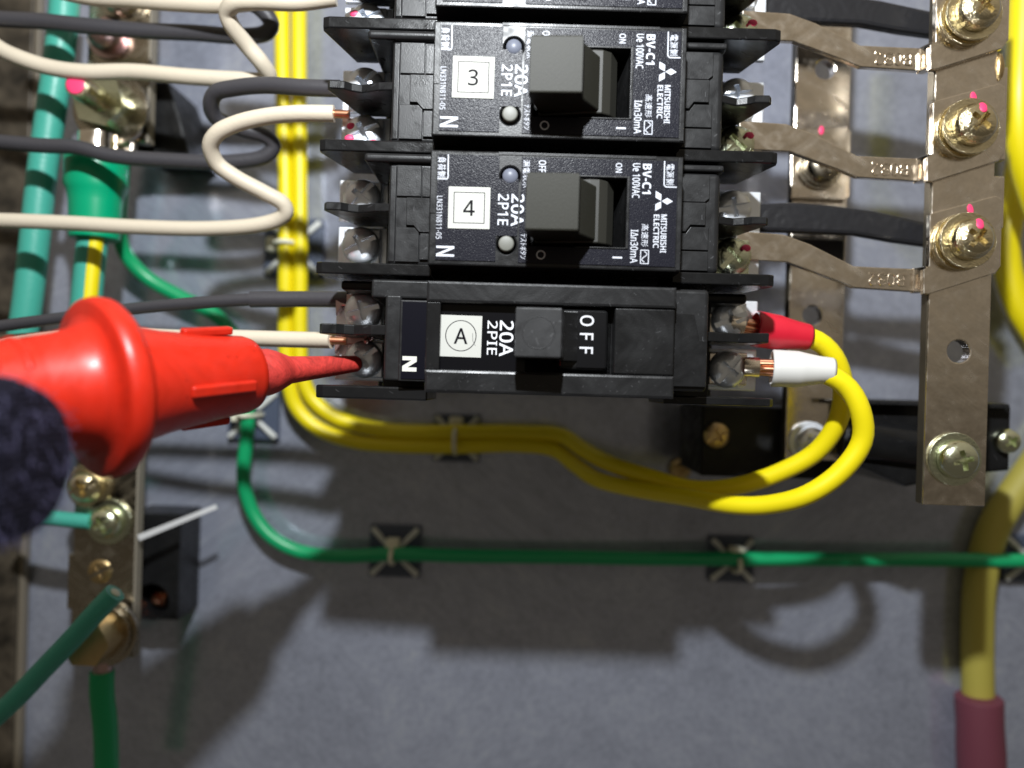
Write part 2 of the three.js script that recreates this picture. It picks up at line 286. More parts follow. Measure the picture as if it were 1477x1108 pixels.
// terminal wells, barriers and screws, shared by both kinds; side -1 is left
function barrierPlate(side, tip, y, th, zf = -8, deep = -26) {
  const X = (v) => side * v;
  const pts = [[X(25.6), zf], [X(tip - 1.6), zf], [X(tip - 0.3), zf - 0.6], [X(tip), zf - 2], [X(tip - 4), deep], [X(25.6), deep]];
  return prismXZ(pts, y - th / 2, y + th / 2, 0.3);
}
function midBarrier(side, tip, y, th, zf = -9.5) {
  const X = (v) => side * v, w = tip - 49.2;
  return prismXZ([[X(34), zf], [X(38 + w), zf - 0.6], [X(42 + w), zf - 2.4], [X(44 + w), zf - 1.6], [X(45.4 + w), zf - 0.4], [X(48.4 + w), zf - 0.2], [X(49.2 + w), zf - 1.5], [X(45 + w), -27], [X(34), -27]], y - th / 2, y + th / 2, 0.25);
}
function terminal(o, side, y, { sx = 44, mat = M.zinc, turn = 0.4, mark = null, plate = M.zinc } = {}) {
  const p = part('terminal_plate', [box2(side * 34, side * 50, y - 4.9, y + 4.9, -29.2, -27.6, 0.3)], plate, o);
  const at = V(side * sx, y, -25.4);
  const s = part('terminal_screw', [head(4.4, 3.0, true, at, turn)], mat, o);
  part('washer', [box(8.6, 8.4, 1.1, side * sx, y, -26.3, 0.4)], mat, s);
  for (const [dx, dy] of mark ?? []) part('paint_mark', [new THREE.SphereGeometry(1, 12, 8).scale(1.15, 0.85, 0.4).translate(at.x + dx, at.y + dy, at.z + 2.55)], M.pink, s, { label: 'pink paint witness mark' });
}
function makeBreaker(label, marks) {
  const o = thing('circuit_breaker', label, 'breaker', V(0, 0, 0), 'numbered two-pole breakers stacked in the row'); o.base = null;
  const H0 = -11.6, H1 = 11.6, slot = [[-5.2, -7.3], [14.3, -7.3], [14.3, 6.9], [-5.2, 6.9]];
  const led = q4(735.9, 254.2), btn = q4(730.2, 352.3);
  part('body', [prismXY([[-25.5, H0], [25.5, H0], [25.5, H1], [-25.5, H1]], -13, 0, 0.35, [slot, hole(led.x, led.y, 1.95), hole(btn.x, btn.y, 1.95)]),
    box2(-25.3, 25.3, H0 + 0.1, H1 - 0.1, -24, -12.8), box2(-38, 38, -11.2, 12.2, -70, -23.8, 0.6), box2(-40, 40, -11, 12, -70, -29.6, 0.6)], M.black, o);
  // face frame strips beside the printed sheets: a parting line crosses the face
  part('face_rib', [box2(-25.3, -24.2, -1.2, 11.2, -0.1, 0.18, 0.08), box2(24.5, 25.3, -11.3, 11.3, -0.1, 0.2, 0.08), box2(-11.8, 20, 10.9, 11.5, -0.1, 0.15, 0.06)], M.blackShoulder, o);
  const L = [[-24, -10.6], [-11.9, -10.6], [-11.9, -5.4], [-7.6, -5.4], [-7.6, 6.1], [-11.6, 6.1], [-11.6, 10.7], [-24, 10.7]];
  const R = [[-7.3, -10.7], [24.3, -10.7], [24.3, 10.6], [-7.1, 10.6]];
  part('label_sheet', [sheetUV(prismXY(L, 0.02, 0.2, 0.03), 52, 24)], M.print, o, { keepUV: true });
  part('label_sheet', [sheetUV(prismXY(R, 0.02, 0.2, 0.03, [slot]), 52, 24)], M.print, o, { keepUV: true });
  part('slot_frame', [box2(14.2, 14.8, -7.4, 7.3, -2, 0.45, 0.15), box2(4, 14.25, 6.85, 7.3, -2, 0.42, 0.15), box2(4, 14.25, -7.4, -7.1, -2, 0.42, 0.1)], M.blackShoulder, o);
  part('slot_floor', [prismXZ([[-5.1, -10], [11.6, -10], [12.8, -7.5], [14.1, -1.6], [14.1, -12.7], [-5.1, -12.7]], -7.2, 6.8, 0.1)], M.blackDeep, o);
  part('test_lamp', [new THREE.SphereGeometry(1.6, 24, 14).scale(1, 1, 0.5).translate(led.x, led.y, -0.1), latheZ([[1.6, -4], [1.6, -0.1]], 24).translate(led.x, led.y, 0)], M.led, o, { label: 'pale blue-grey indicator lens' });
  part('test_button', [latheZ([[0.001, 1.0], [1.3, 1.0], [1.55, 0.75], [1.6, 0.5], [1.6, -4]], 24).translate(btn.x, btn.y, 0)], M.button, o);
  // shoulders: stepped moulded ends below the face
  const S = [box2(-35.2, -25.4, -10.6, 11.2, -26, -8.6, 0.8), box2(25.4, 35.6, -10.6, 11.2, -26, -8.9, 1.4)];
  const stepL = [prismXY([[-33.4, 4.0], [-28.2, 4.0], [-28.2, 10.6], [-33.4, 10.6]], -9, -8.1, 0.12), prismXY([[-28, 3.9], [-25.6, 3.9], [-25.6, 10], [-28, 10]], -9, -7.8, 0.12),
    prismXY([[-31.2, -2.2], [-29.6, -2.2], [-28.4, -3.6], [-25.6, -3.6], [-25.6, 3.7], [-31.2, 3.7]], -9, -7.7, 0.12), prismXY([[-33.4, -9.9], [-28.4, -9.9], [-28.4, -2.6], [-33.4, -2.6]], -9, -8.1, 0.12), prismXY([[-28.2, -9.4], [-25.6, -9.4], [-25.6, -3.8], [-28.2, -3.8]], -9, -7.9, 0.12),
    box2(-34.9, -33.5, -10, 10.6, -9, -8.35, 0.3)];
  const stepR = [prismXY([[25.6, 4.6], [32, 4.6], [33, 5.4], [33, 10.4], [25.6, 10.4]], -9.2, -8.3, 0.12), prismXY([[25.6, -1.8], [28, -1.8], [29, -0.4], [32.2, -0.4], [32.2, 4.4], [25.6, 4.4]], -9.2, -7.9, 0.12), prismXY([[25.6, -5.6], [33, -5.6], [33, -0.7], [29.2, -0.7], [28.2, -2.1], [25.6, -2.1]], -9.2, -8.3, 0.12), prismXY([[25.6, -10], [33, -10], [33, -5.9], [25.6, -5.9]], -9.2, -8.2, 0.12)];
  part('shoulder', [S[0], ...stepL], M.blackShoulder, o); part('shoulder', [S[1], ...stepR], M.blackShoulder, o);
  part('end_ridge', [box2(-40.5, -25.4, 11.0, 13.0, -27, -7.4, 0.9)], M.blackShoulder, o); part('end_ridge', [box2(25.4, 36, 11.2, 12.6, -27, -8.4, 0.5)], M.blackShoulder, o);
  part('barrier', [barrierPlate(-1, 50.4, -11.6, 2.5)], M.barrier, o); part('barrier', [barrierPlate(1, 47.5, -11.6, 2.5)], M.barrier, o);
  part('barrier', [midBarrier(-1, 49.4, 1.9, 1.8)], M.black, o); part('barrier', [midBarrier(1, 46.4, 1.4, 1.7)], M.black, o);
  terminal(o, -1, 7.2, { turn: 0.9 }); terminal(o, -1, -3.9, { turn: 0.5, mark: marks }); terminal(o, 1, 7.2, { sx: 42.5, turn: 0.2 }); terminal(o, 1, -3.9, { sx: 42.8, turn: 0.8, mark: [[2.6, 1.7]], mat: M.greenZinc });
  // toggle: a square cap on a sloping neck, thrown to the left
  const h = part('toggle', [prismXZ([[-6.1, 9.3], [3.8, 9.8], [4.2, 7.8], [4.3, 6.6], [8.0, 0.6], [8.0, -5], [-3, -5], [-5.4, 4], [-6.2, 7]], -5.9, 5.1, 0.35)], M.handleOlive, o);
  part('rocker', [prismXZ([[6.8, 0.6], [8.6, 0.5], [10.4, -0.6], [11.9, -2.8], [12.4, -6], [-4, -6], [-4, -2]], -6.4, 6.5, 0.3)], M.rockerOlive, h);
  return o;
}
const breaker3 = makeBreaker('black breaker with the sticker reading three, two wires entering its left end', [[-2.6, 1.2], [-3.0, -1.6], [2.4, -2.6]]);
const breaker4 = breaker3.clone(), breaker2 = breaker3.clone();
for (const [b, c, label] of [[breaker3, C3], [breaker4, C4, 'black breaker with the sticker reading four, its left terminals empty of wires'], [breaker2, C2, 'black breaker cut off by the top edge of the picture']]) {
  b.position.set(c.x * MM, c.y * MM, c.z * MM); b.userData = { ...b.userData }; if (label) { b.userData.label = label; b.name = numbered('circuit_breaker'); scene.add(b); }
}
for (const b of [breaker4]) b.traverse((c) => { if (c.name === 'terminal_screw' && c.parent === b) for (const k of [...c.children]) if (k.name === 'paint_mark' && k.geometry.boundingSphere === null && (k.geometry.computeBoundingSphere(), k.geometry.boundingSphere.center.x < 0)) c.remove(k); });
for (const [b, ch, at] of [[breaker3, '3', P(682.9, 112.4, FACE).sub(C3)], [breaker4, '4', q4(676.8, 300.4)]])
  part('sticker', [sheetUV(prismXY([[-4.2, -4.2], [4.2, -4.2], [4.2, 4.2], [-4.2, 4.2]], 0, 0.16, 0.03), 8.4, 8.4).rotateZ(ch === '4' ? 0.004 : -0.004).translate(at.x, at.y, 0.22)], stickerMat('square', ch), b, { keepUV: true });

// ---------------------------------------------------------------- the plain breaker at the bottom of the row
{
  const o = thing('circuit_breaker', 'black breaker with the circled A sticker, its toggle reading OFF', 'breaker', V(0, 0, 0)); o.base = null; o.position.set(CB.x * MM, CB.y * MM, CB.z * MM);
  const T = (px, py, dz) => { const p = qA(px, py, dz); return [p.x, p.y]; };
  const xl = -25.5, xr = 24.9, yt = 11.3, yb = -11.2, wt = 7.0, wb = -6.6;
  part('body', [box2(xl + 0.3, xr - 0.2, yb + 0.3, yt - 0.3, -24, -4.2, 0.3), box2(-38, 38, -11.4, 12.2, -70, -23.8, 0.6), box2(-40, 40, -11.2, 12, -70, -29.6, 0.6)], M.black, o);
  // raised frame rails above and below the window
  const rail = (y0, y1, name) => part(name, [prismXY([[xl, y0], [xr, y0], [xr, y1], [xl, y1]], -6, 0, 0.55)], M.blackShoulder, o);
  rail(wt, yt, 'frame_rail'); rail(yb, wb, 'frame_rail');
  part('frame_end', [box2(xl, xl + 2.9, wb - 0.1, wt + 0.1, -6, -0.35, 0.3)], M.blackGloss, o);
  part('cover_plate', [box2(12.6, xr - 0.1, wb + 0.05, wt - 0.05, -6, -0.5, 0.4)], M.black, o);
  const s = sheet(18, 14, '#0b0b0e');
  const ctr = V(-14.4, 0.2, 0), dn = (t, x, y0, y1, size, w, th) => down(s, t, qA(x, y0, -2).sub(ctr), (y1 - y0) * 0.1415, size * 0.1415, '#dcdde0', w, th);
  dn('2PIE', 703.5, 461, 513, 14.4, '', 2); dn('20A', 721.5, 461, 513.5, 19.5, '', 5);
  part('label_sheet', [sheetUV(box2(-22.6, -5.4, wb, wt, -4.3, -2.4, 0.05), 18, 14, ctr.x, ctr.y)], canvasMat(s.c, 0.22), o, { keepUV: true });
  const st = qA(664.6, 484.9, -2);
  part('sticker', [sheetUV(prismXY([[-4.25, -4.25], [4.25, -4.25], [4.25, 4.25], [-4.25, 4.25]], 0, 0.16, 0.03), 8.5, 8.5).rotateZ(-0.008).translate(st.x, st.y, -2.38)], stickerMat('round', 'A'), o, { keepUV: true });
  part('slot_floor', [box2(-5.3, 12.5, wb, wt, -7, -4.2, 0.1)], M.blackDeep, o);
  const h = part('toggle', [prismXZ([[-7.4, 7.4], [1.3, 7.8], [1.7, 6.2], [2.2, 3.0], [3.4, -4], [-6.4, -4], [-7.5, 5]], -3.9, 5.7, 0.3)], M.handleGrey, o);
  part('grip_ring', [new THREE.TorusGeometry(3.1, 0.12, 8, 40).rotateY(0.046 * -1).translate(-3.0, 0.9, 7.55)], M.handleGrey, h);
  const rs = sheet(8, 14, '#0a0a0c'); [['O', 5.2, 2.5], ['F', 1.75, 1.75], ['F', -1.05, 1.75]].forEach(([q, y, l]) => down(rs, q, V(-3.3, y, 0), l, 2.7, '#c8c8cc', '', 5));
  const rk = part('rocker', [box2(1.5, 11.4, -6.0, 6.6, -5, -0.9, 1.0)], M.blackGloss, o);
  part('lettering', [sheetUV(box2(5.1, 10.9, -5.4, 6.0, -1.1, -0.86, 0.05), 8, 14, 9.0, 0.2)], canvasMat(rs.c, 0.3), rk, { keepUV: true, label: 'white OFF lettering' });
  part('toggle_skirt', [prismXZ([[1.0, -1], [1.3, 3.5], [5.2, -0.6], [5.2, -3], [1, -3]], -4.2, 5.6, 0.2)], M.black, h);
  // shoulders
  const ns = sheet(6, 18, '#0c0c14'); down(ns, 'N', V(-2.25, -3.1, 0), 3.85, 2.85, '#cfcfc4', 'bold', 8);
  part('shoulder', [box2(-31.6, -25.6, -9.2, 7.8, -26, -5.2, 0.3), box2(-34.9, -31.4, -9.2, 9.0, -26, -6.6, 0.6), box2(-38, -25.6, 8.2, 12.2, -27, -7.0, 0.6)], M.blackShoulder, o);
  part('label_sheet', [sheetUV(box2(-31.0, -25.9, -8.7, 7.4, -5.4, -5.0, 0.05), 6, 18, -28.4, -0.5)], canvasMat(ns.c, 0.25), o, { keepUV: true, label: 'black end label printed N' });
  part('shoulder', [box2(24.7, 32.6, -9.6, 11.6, -26, -4.2, 1.0)], M.blackShoulder, o);
  part('cover_plate', [prismXY([[24.7, -8.6], [32.2, -8.6], [32.2, 1.0], [30.6, 1.0], [29.4, 6.4], [24.7, 6.6]], -5, -3.7, 0.1)], M.black, o);
  part('barrier', [prismXZ([[-25.6, -7.4], [-48, -8.6], [-49.6, -9.4], [-49.8, -12], [-46, -27], [-25.6, -27]], -13.2, -10.4, 0.4)], M.blackGloss, o);
  part('barrier', [prismXZ([[24.6, -9], [47.6, -10], [48.6, -11], [45, -27], [24.6, -27]], -12.4, -10.6, 0.3)], M.blackGloss, o);
  part('barrier', [midBarrier(-1, 49.4, 1.6, 2.2, -8.6)], M.black, o);
  part('barrier', [prismXZ([[32, -8.6], [38, -10.8], [41, -11.8], [45, -8.8], [46.6, -8.8], [47, -10.2], [45, -24], [32, -24]], 1.2, 3.3, 0.25)], M.blackGloss, o);
  part('barrier', [box2(-46, -38, 10.6, 12.6, -27, -14, 0.6)], M.black, o); part('barrier', [box2(33, 44, 10.2, 12.4, -27, -16, 0.8)], M.black, o);
  terminal(o, -1, 6.9, { turn: 0.3, mat: M.zinc, sx: 43 }); terminal(o, -1, -4.4, { turn: 0.7, sx: 42.6 }); terminal(o, 1, 7.3, { sx: 42.6, mat: M.zinc }); terminal(o, 1, -4.2, { sx: 42.4, turn: 0.9, mat: M.zinc });
  for (const y of [9.0, -0.6]) part('clamp_plate', [prismXY([[-49.4, -2.6], [-48, -0.4], [-42, -0.2], [-40, 1.4], [-41, 2.4], [-48, 2.4], [-49.6, 1.4]], -26.8, -24.6, 0.25).translate(0, y - (y > 0 ? 0.6 : 0), 0)], M.pinkCopper, o, { label: 'coppery clamp plate' });
  part('paint_mark', [new THREE.SphereGeometry(0.7, 10, 8).scale(1, 1, 0.4).translate(-41.6, -0.2, -22.4)], M.pinkCopper, o);
}

// ---------------------------------------------------------------- nickel bus bars and the stamped links
const font = await new FontLoader().loadAsync('fonts/droid/droid_sans_regular.typeface.json');
const xy = (px, py, z) => { const p = P(px, py, z); return [p.x, p.y]; };
const BZ = 70;                                               // front of the right-hand bus bar
{
  const xl = P(1340, 420, BZ).x, top = 200, bot = P(1370, 729, BZ).y, hc = xy(1383, 507, BZ);
  const o = thing('bus_bar', 'long nickel-plated bus bar standing at the right, with one empty hole', 'bus bar', V(xl, bot, BZ));
  part('bar', [prismXY([[xl, bot], [xl + 14.6, bot], [xl + 14.6, top], [xl, top]], BZ - 3.2, BZ, 0.25, [hole(hc[0], hc[1], 2.7)])], M.nickel, o);
  part('edge_glare_cover', [box2(xl - 0.12, xl + 0.1, bot + 0.3, top, BZ - 3.1, BZ - 0.3, 0.05)], M.edgeShade, o);  // added dark strip: shade painted over the side's bright reflection
  for (const [a, b] of [[98, 232], [255, 330], [-60, 60]]) { const y0 = P(1440, b, BZ - 1).y, y1 = P(1440, a, BZ - 1).y; part('side_tab', [box2(xl + 14.3, xl + 17.3, y0, y1, BZ - 2.6, BZ - 0.4, 0.3)], M.nickel, o); }
  const c = P(1446, 96, BZ); part('rivet', [new THREE.SphereGeometry(2.2, 16, 10).scale(0.55, 1.5, 0.5).translate(c.x - 0.6, c.y, BZ - 0.4)], M.brass, o);
}
function makeLink(label) {
  const o = thing('link_bar', label, 'link bar', P(1345, 420, BZ), 'stamped nickel links');
  const z = BZ + 0.1, top = [[1062, 333], [1130, 338], [1168, 352], [1232, 384], [1322, 388]], bot = [[1322, 421], [1232, 415], [1205, 404], [1135, 378], [1062, 374]];
  const zs = 68.6;
  part('strap', [prismXY([...top, ...bot].map(([a, b]) => xy(a, b, zs)).reverse(), zs - 1.6, zs, 0.22)], M.nickel, o);
  const a = P(1321, 405, zs), yb = P(1321, 421.5, zs).y, yt = P(1321, 387.5, zs).y, b = P(1341, 405, z + 1.6).x;
  part('bend', [prismXZ([[a.x - 0.5, zs - 1.55], [a.x + 1.2, zs - 1.55], [b + 0.4, z + 0.02], [b + 0.4, z + 1.6], [b - 1.0, z + 1.6], [a.x - 0.5, zs]], yb - 0.1, yt + 0.1, 0.12)], M.nickel, o);
  part('lug', [prismXY([[1341, 310], [1347, 306.5], [1437, 282], [1446, 287], [1444, 384], [1437, 394], [1340, 424.5], [1332, 424], [1332, 389], [1340, 384]].map(([u, v]) => xy(u, v, z + 1.6)).reverse(), z + 0.02, z + 1.6, 0.22)], M.nickel, o);
  const t = new TextGeometry('B032', { font, size: 3.0, depth: 0.5, curveSegments: 4, bevelEnabled: true, bevelSize: 0.07, bevelThickness: 0.1, bevelSegments: 1 });
  t.computeBoundingBox(); const w = t.boundingBox.max.x; t.translate(-w / 2, -1.5, -0.28).scale(0.98, 1, 1).rotateZ(Math.PI);
  const c = P(1281, 403.5, zs); part('stamped_lettering', [t.translate(c.x, c.y, zs)], M.nickel, o, { label: 'stamped letters B032, upside down' });
  const m = P(1400, 302, z + 1.7); part('paint_mark', [new THREE.SphereGeometry(1, 12, 8).scale(0.7, 1.25, 0.12).rotateZ(0.25).translate(m.x, m.y, m.z), new THREE.SphereGeometry(1, 12, 8).scale(0.8, 0.38, 0.15).rotateZ(-0.5).translate(m.x + 0.9, m.y - 1.4, m.z)], M.pink, o);
  return o;
}
const link4 = makeLink('lowest of the three stamped nickel links, level with the sticker reading four');
for (const [n, label] of [[1, 'middle one of the three stamped nickel links on the right bus bar'], [2, 'topmost of the three stamped nickel links, at the top right']]) {
  const c = link4.clone(); c.name = numbered('link_bar'); c.position.y += n * PITCH * MM; c.userData = { ...link4.userData, label }; scene.add(c);
}
{
  const at = P(1386, 350, BZ + 1.75), b = bolt('bolt', 'brassy bolt with stacked washers on the lowest stamped link', at.setZ(BZ + 1.75), 4.7, M.chromate, { washers: 3, mark: true, group: 'brassy bolts on the links', h: 3.6, wide: 1.4, turn: 0.9 });
  [[1, 'brassy bolt with stacked washers on the middle stamped link'], [2, 'brassy bolt with stacked washers on the topmost stamped link']].forEach(([n, label]) => { const c = b.clone(); c.name = numbered('bolt'); c.position.y += n * PITCH * MM; c.userData = { ...b.userData, label }; scene.add(c); });
  bolt('screw', 'pale gold cross-head screw near the foot of the right bus bar', P(1375, 662, BZ + 0.02), 4.5, M.greenZinc, { washers: 1, turn: 0.25, h: 3.4, wide: 1.38 });
}
// middle bar for the other pole, deeper in the cabinet
const MZ = 46;
{
  const xl = P(1139, 420, MZ).x, bot = P(1180, 664, MZ).y;
  const o = thing('bus_bar', 'deeper nickel bus bar between the breakers and the right bar', 'bus bar', V(xl, bot, MZ));
  part('bar', [prismXY([[xl, bot], [xl + 14.6, bot], [xl + 14.6, 200], [xl, 200]], MZ - 3.2, MZ, 0.3, [hole(...xy(1190, 100, MZ), 2.6), hole(...xy(1172, 455, MZ), 2.6)])], M.nickel, o);
  part('edge_glare_cover', [box2(xl - 0.12, xl + 0.1, bot + 0.3, 200, MZ - 3.1, MZ - 0.3, 0.05)], M.edgeShade, o);  // same added strip, its dark colour shades this bar's left side
  const l = thing('link_bar', 'short nickel link lug with a red mark, bolted to the deeper bar', 'link bar', P(1185, 285, MZ));
  part('lug', [prismXY([[1146, 186], [1222, 182], [1228, 190], [1226, 284], [1220, 289], [1141, 286], [1141, 190]].map(([u, v]) => xy(u, v, MZ + 1.8)).reverse(), MZ + 0.1, MZ + 1.8, 0.25)], M.nickel, l);
  const m = P(1185, 188, MZ + 1.9); part('paint_mark', [new THREE.SphereGeometry(1, 12, 8).scale(0.7, 1.2, 0.25).translate(m.x, m.y, m.z)], M.pink, l);
  bolt('screw', 'dull screw on the short link lug below the middle stamped link', P(1182, 243, MZ + 1.85), 4.4, M.nickelDull, { washers: 2, wide: 1.3 });
  bolt('screw', 'silver screw with a washer at the foot of the deeper bar, behind the yellow loop', P(1166, 637, MZ + 0.05), 4.0, M.zinc, { washers: 1, wide: 1.35, turn: 1.0 });
}
// black sleeved straps crossing to the right
{
  const mk = (label) => {
    const z = 60, o = thing('sleeved_link', label, 'link bar', P(1080, 320, z), 'black sleeved links');
    const top = [[1040, 318], [1062, 308], [1085, 293], [1150, 291], [1200, 295], [1260, 303], [1350, 322]], bot = [[1350, 356], [1290, 348], [1235, 338], [1170, 335], [1090, 333], [1040, 334]];
    part('sleeve', [prismXY([...top, ...bot].map(([a, b]) => xy(a, b, z)).reverse(), z - 3.2, z, 0.9)], M.sleeve, o);
    return o;
  };
  const s = mk('black sleeved flat link running right from between the two lower stamped links'), c = s.clone(); c.name = numbered('sleeved_link'); c.position.y += 2 * PITCH * MM; c.userData = { ...s.userData, label: 'black sleeved flat link passing behind the topmost stamped link' }; scene.add(c);
  const dark = thing('insulator_sleeve', 'short black sleeve wrapped round the deeper bar under the lowest stamped link', 'sleeve', P(1180, 370, MZ));
  part('sleeve', [box2(P(1150, 365, MZ).x - 1, P(1212, 365, MZ).x + 0.6, P(1180, 386, MZ).y, P(1180, 345, MZ).y, MZ - 4, MZ + 1, 0.5)], M.sleeve, dark);
}
// black insulating supports
{
  const o = thing('insulator_block', 'black insulator block under the bottom right of the lowest breaker', 'insulator', P(1075, 685, 40));
  const p0 = P(1010, 684, 40), p1 = P(1206, 590, 40);
  part('block', [box2(p0.x, p1.x, p0.y - 0.5, p1.y, 14, 40, 0.8)], M.blackDeep, o); part('foot', [box2(p0.x + 3, p1.x - 6, p0.y + 1, p1.y - 1, 0.2, 14.2, 0.3)], M.blackDeep, o);
  bolt('screw', 'coppery screw in the black insulator block', P(1033, 628, 40.05), 3.6, M.brass, { washers: 0, slot: true, turn: 0.6, h: 2.2 });
  bolt('screw', 'small brass screw half hidden by the yellow pair, left of the insulator', P(980, 677, 1), 3.6, M.brass, { washers: 0, slot: true, turn: 1.2, h: 3 });
  const r = thing('insulator_block', 'long glossy black insulator behind the foot of the right bus bar', 'insulator', P(1340, 690, 40));
  const a = P(1213, 690, 52), b = P(1467, 582, 52);
  part('block', [prismXY([[a.x, b.y], [a.x, a.y + 6], [a.x + 3, a.y + 4], [a.x + 18, a.y - 2], [b.x - 8, a.y + 2], [b.x, a.y + 3], [b.x, b.y - 1], [b.x - 1.4, b.y]].reverse(), 18, 50, 0.9)], M.blackGloss, r);
  part('ridge', [along(lathe([[0.001, 0], [5.0, 0], [5.6, 0.6], [5.6, 19.4], [5, 20], [0.001, 20]], 28), V(a.x + 1, (a.y + b.y) / 2 + 0.5, 49), V(a.x + 21, (a.y + b.y) / 2 - 1.6, 49))], M.blackGloss, r);
  part('flange', [box2(a.x - 3, b.x - 3, b.y - 1.4, b.y - 0.2, 47, 54, 0.4)], M.blackShoulder, r);
  part('foot', [box2(a.x + 6, b.x - 6, a.y + 4, b.y - 2, 0.2, 18.2, 0.4)], M.blackDeep, r);
  bolt('screw', 'small pale gold screw right of the foot of the right bus bar', P(1449, 636, 50.1), 3.3, M.greenZinc, { washers: 0, turn: 0.7 });
  const top = thing('insulator_block', 'black insulator at the top left beside the earth bar', 'insulator', P(232, 218, 0));
  const u0 = P(196, 222, 22), u1 = P(266, 118, 22); part('block', [prismXY([[u0.x, u0.y], [u1.x + 2, u0.y], [u1.x - 1, (u0.y + u1.y) / 2], [u1.x - 5, u1.y], [u0.x, u1.y]], 0.2, 22, 0.6)], M.blackDeep, top);
  bolt('screw', 'tiny brass screw in the top left insulator', P(212, 181, 22.05), 1.8, M.brass, { washers: 0, h: 1.2 });
  const low = thing('insulator_block', 'black insulator at the lower left with a round screw pocket', 'insulator', P(232, 894, 0));
  const l0 = P(180, 893, 16), l1 = P(260, 742, 16), pc = xy(218, 868, 16);
  part('block', [prismXY([[l0.x, l0.y], [l1.x, l0.y], [l1.x, l1.y], [l0.x, l1.y]], 4, 16, 0.5, [hole(pc[0], pc[1], 5.2)]), box2(l0.x, l1.x, l0.y, l1.y, 0.2, 4.1, 0.3)], M.black, low);
  bolt('screw', 'coppery screw deep in the round pocket of the lower left insulator', V(pc[0] - 0.6, pc[1] - 0.6, 4.2), 3.4, M.copper, { washers: 0, h: 6, slot: true });
}

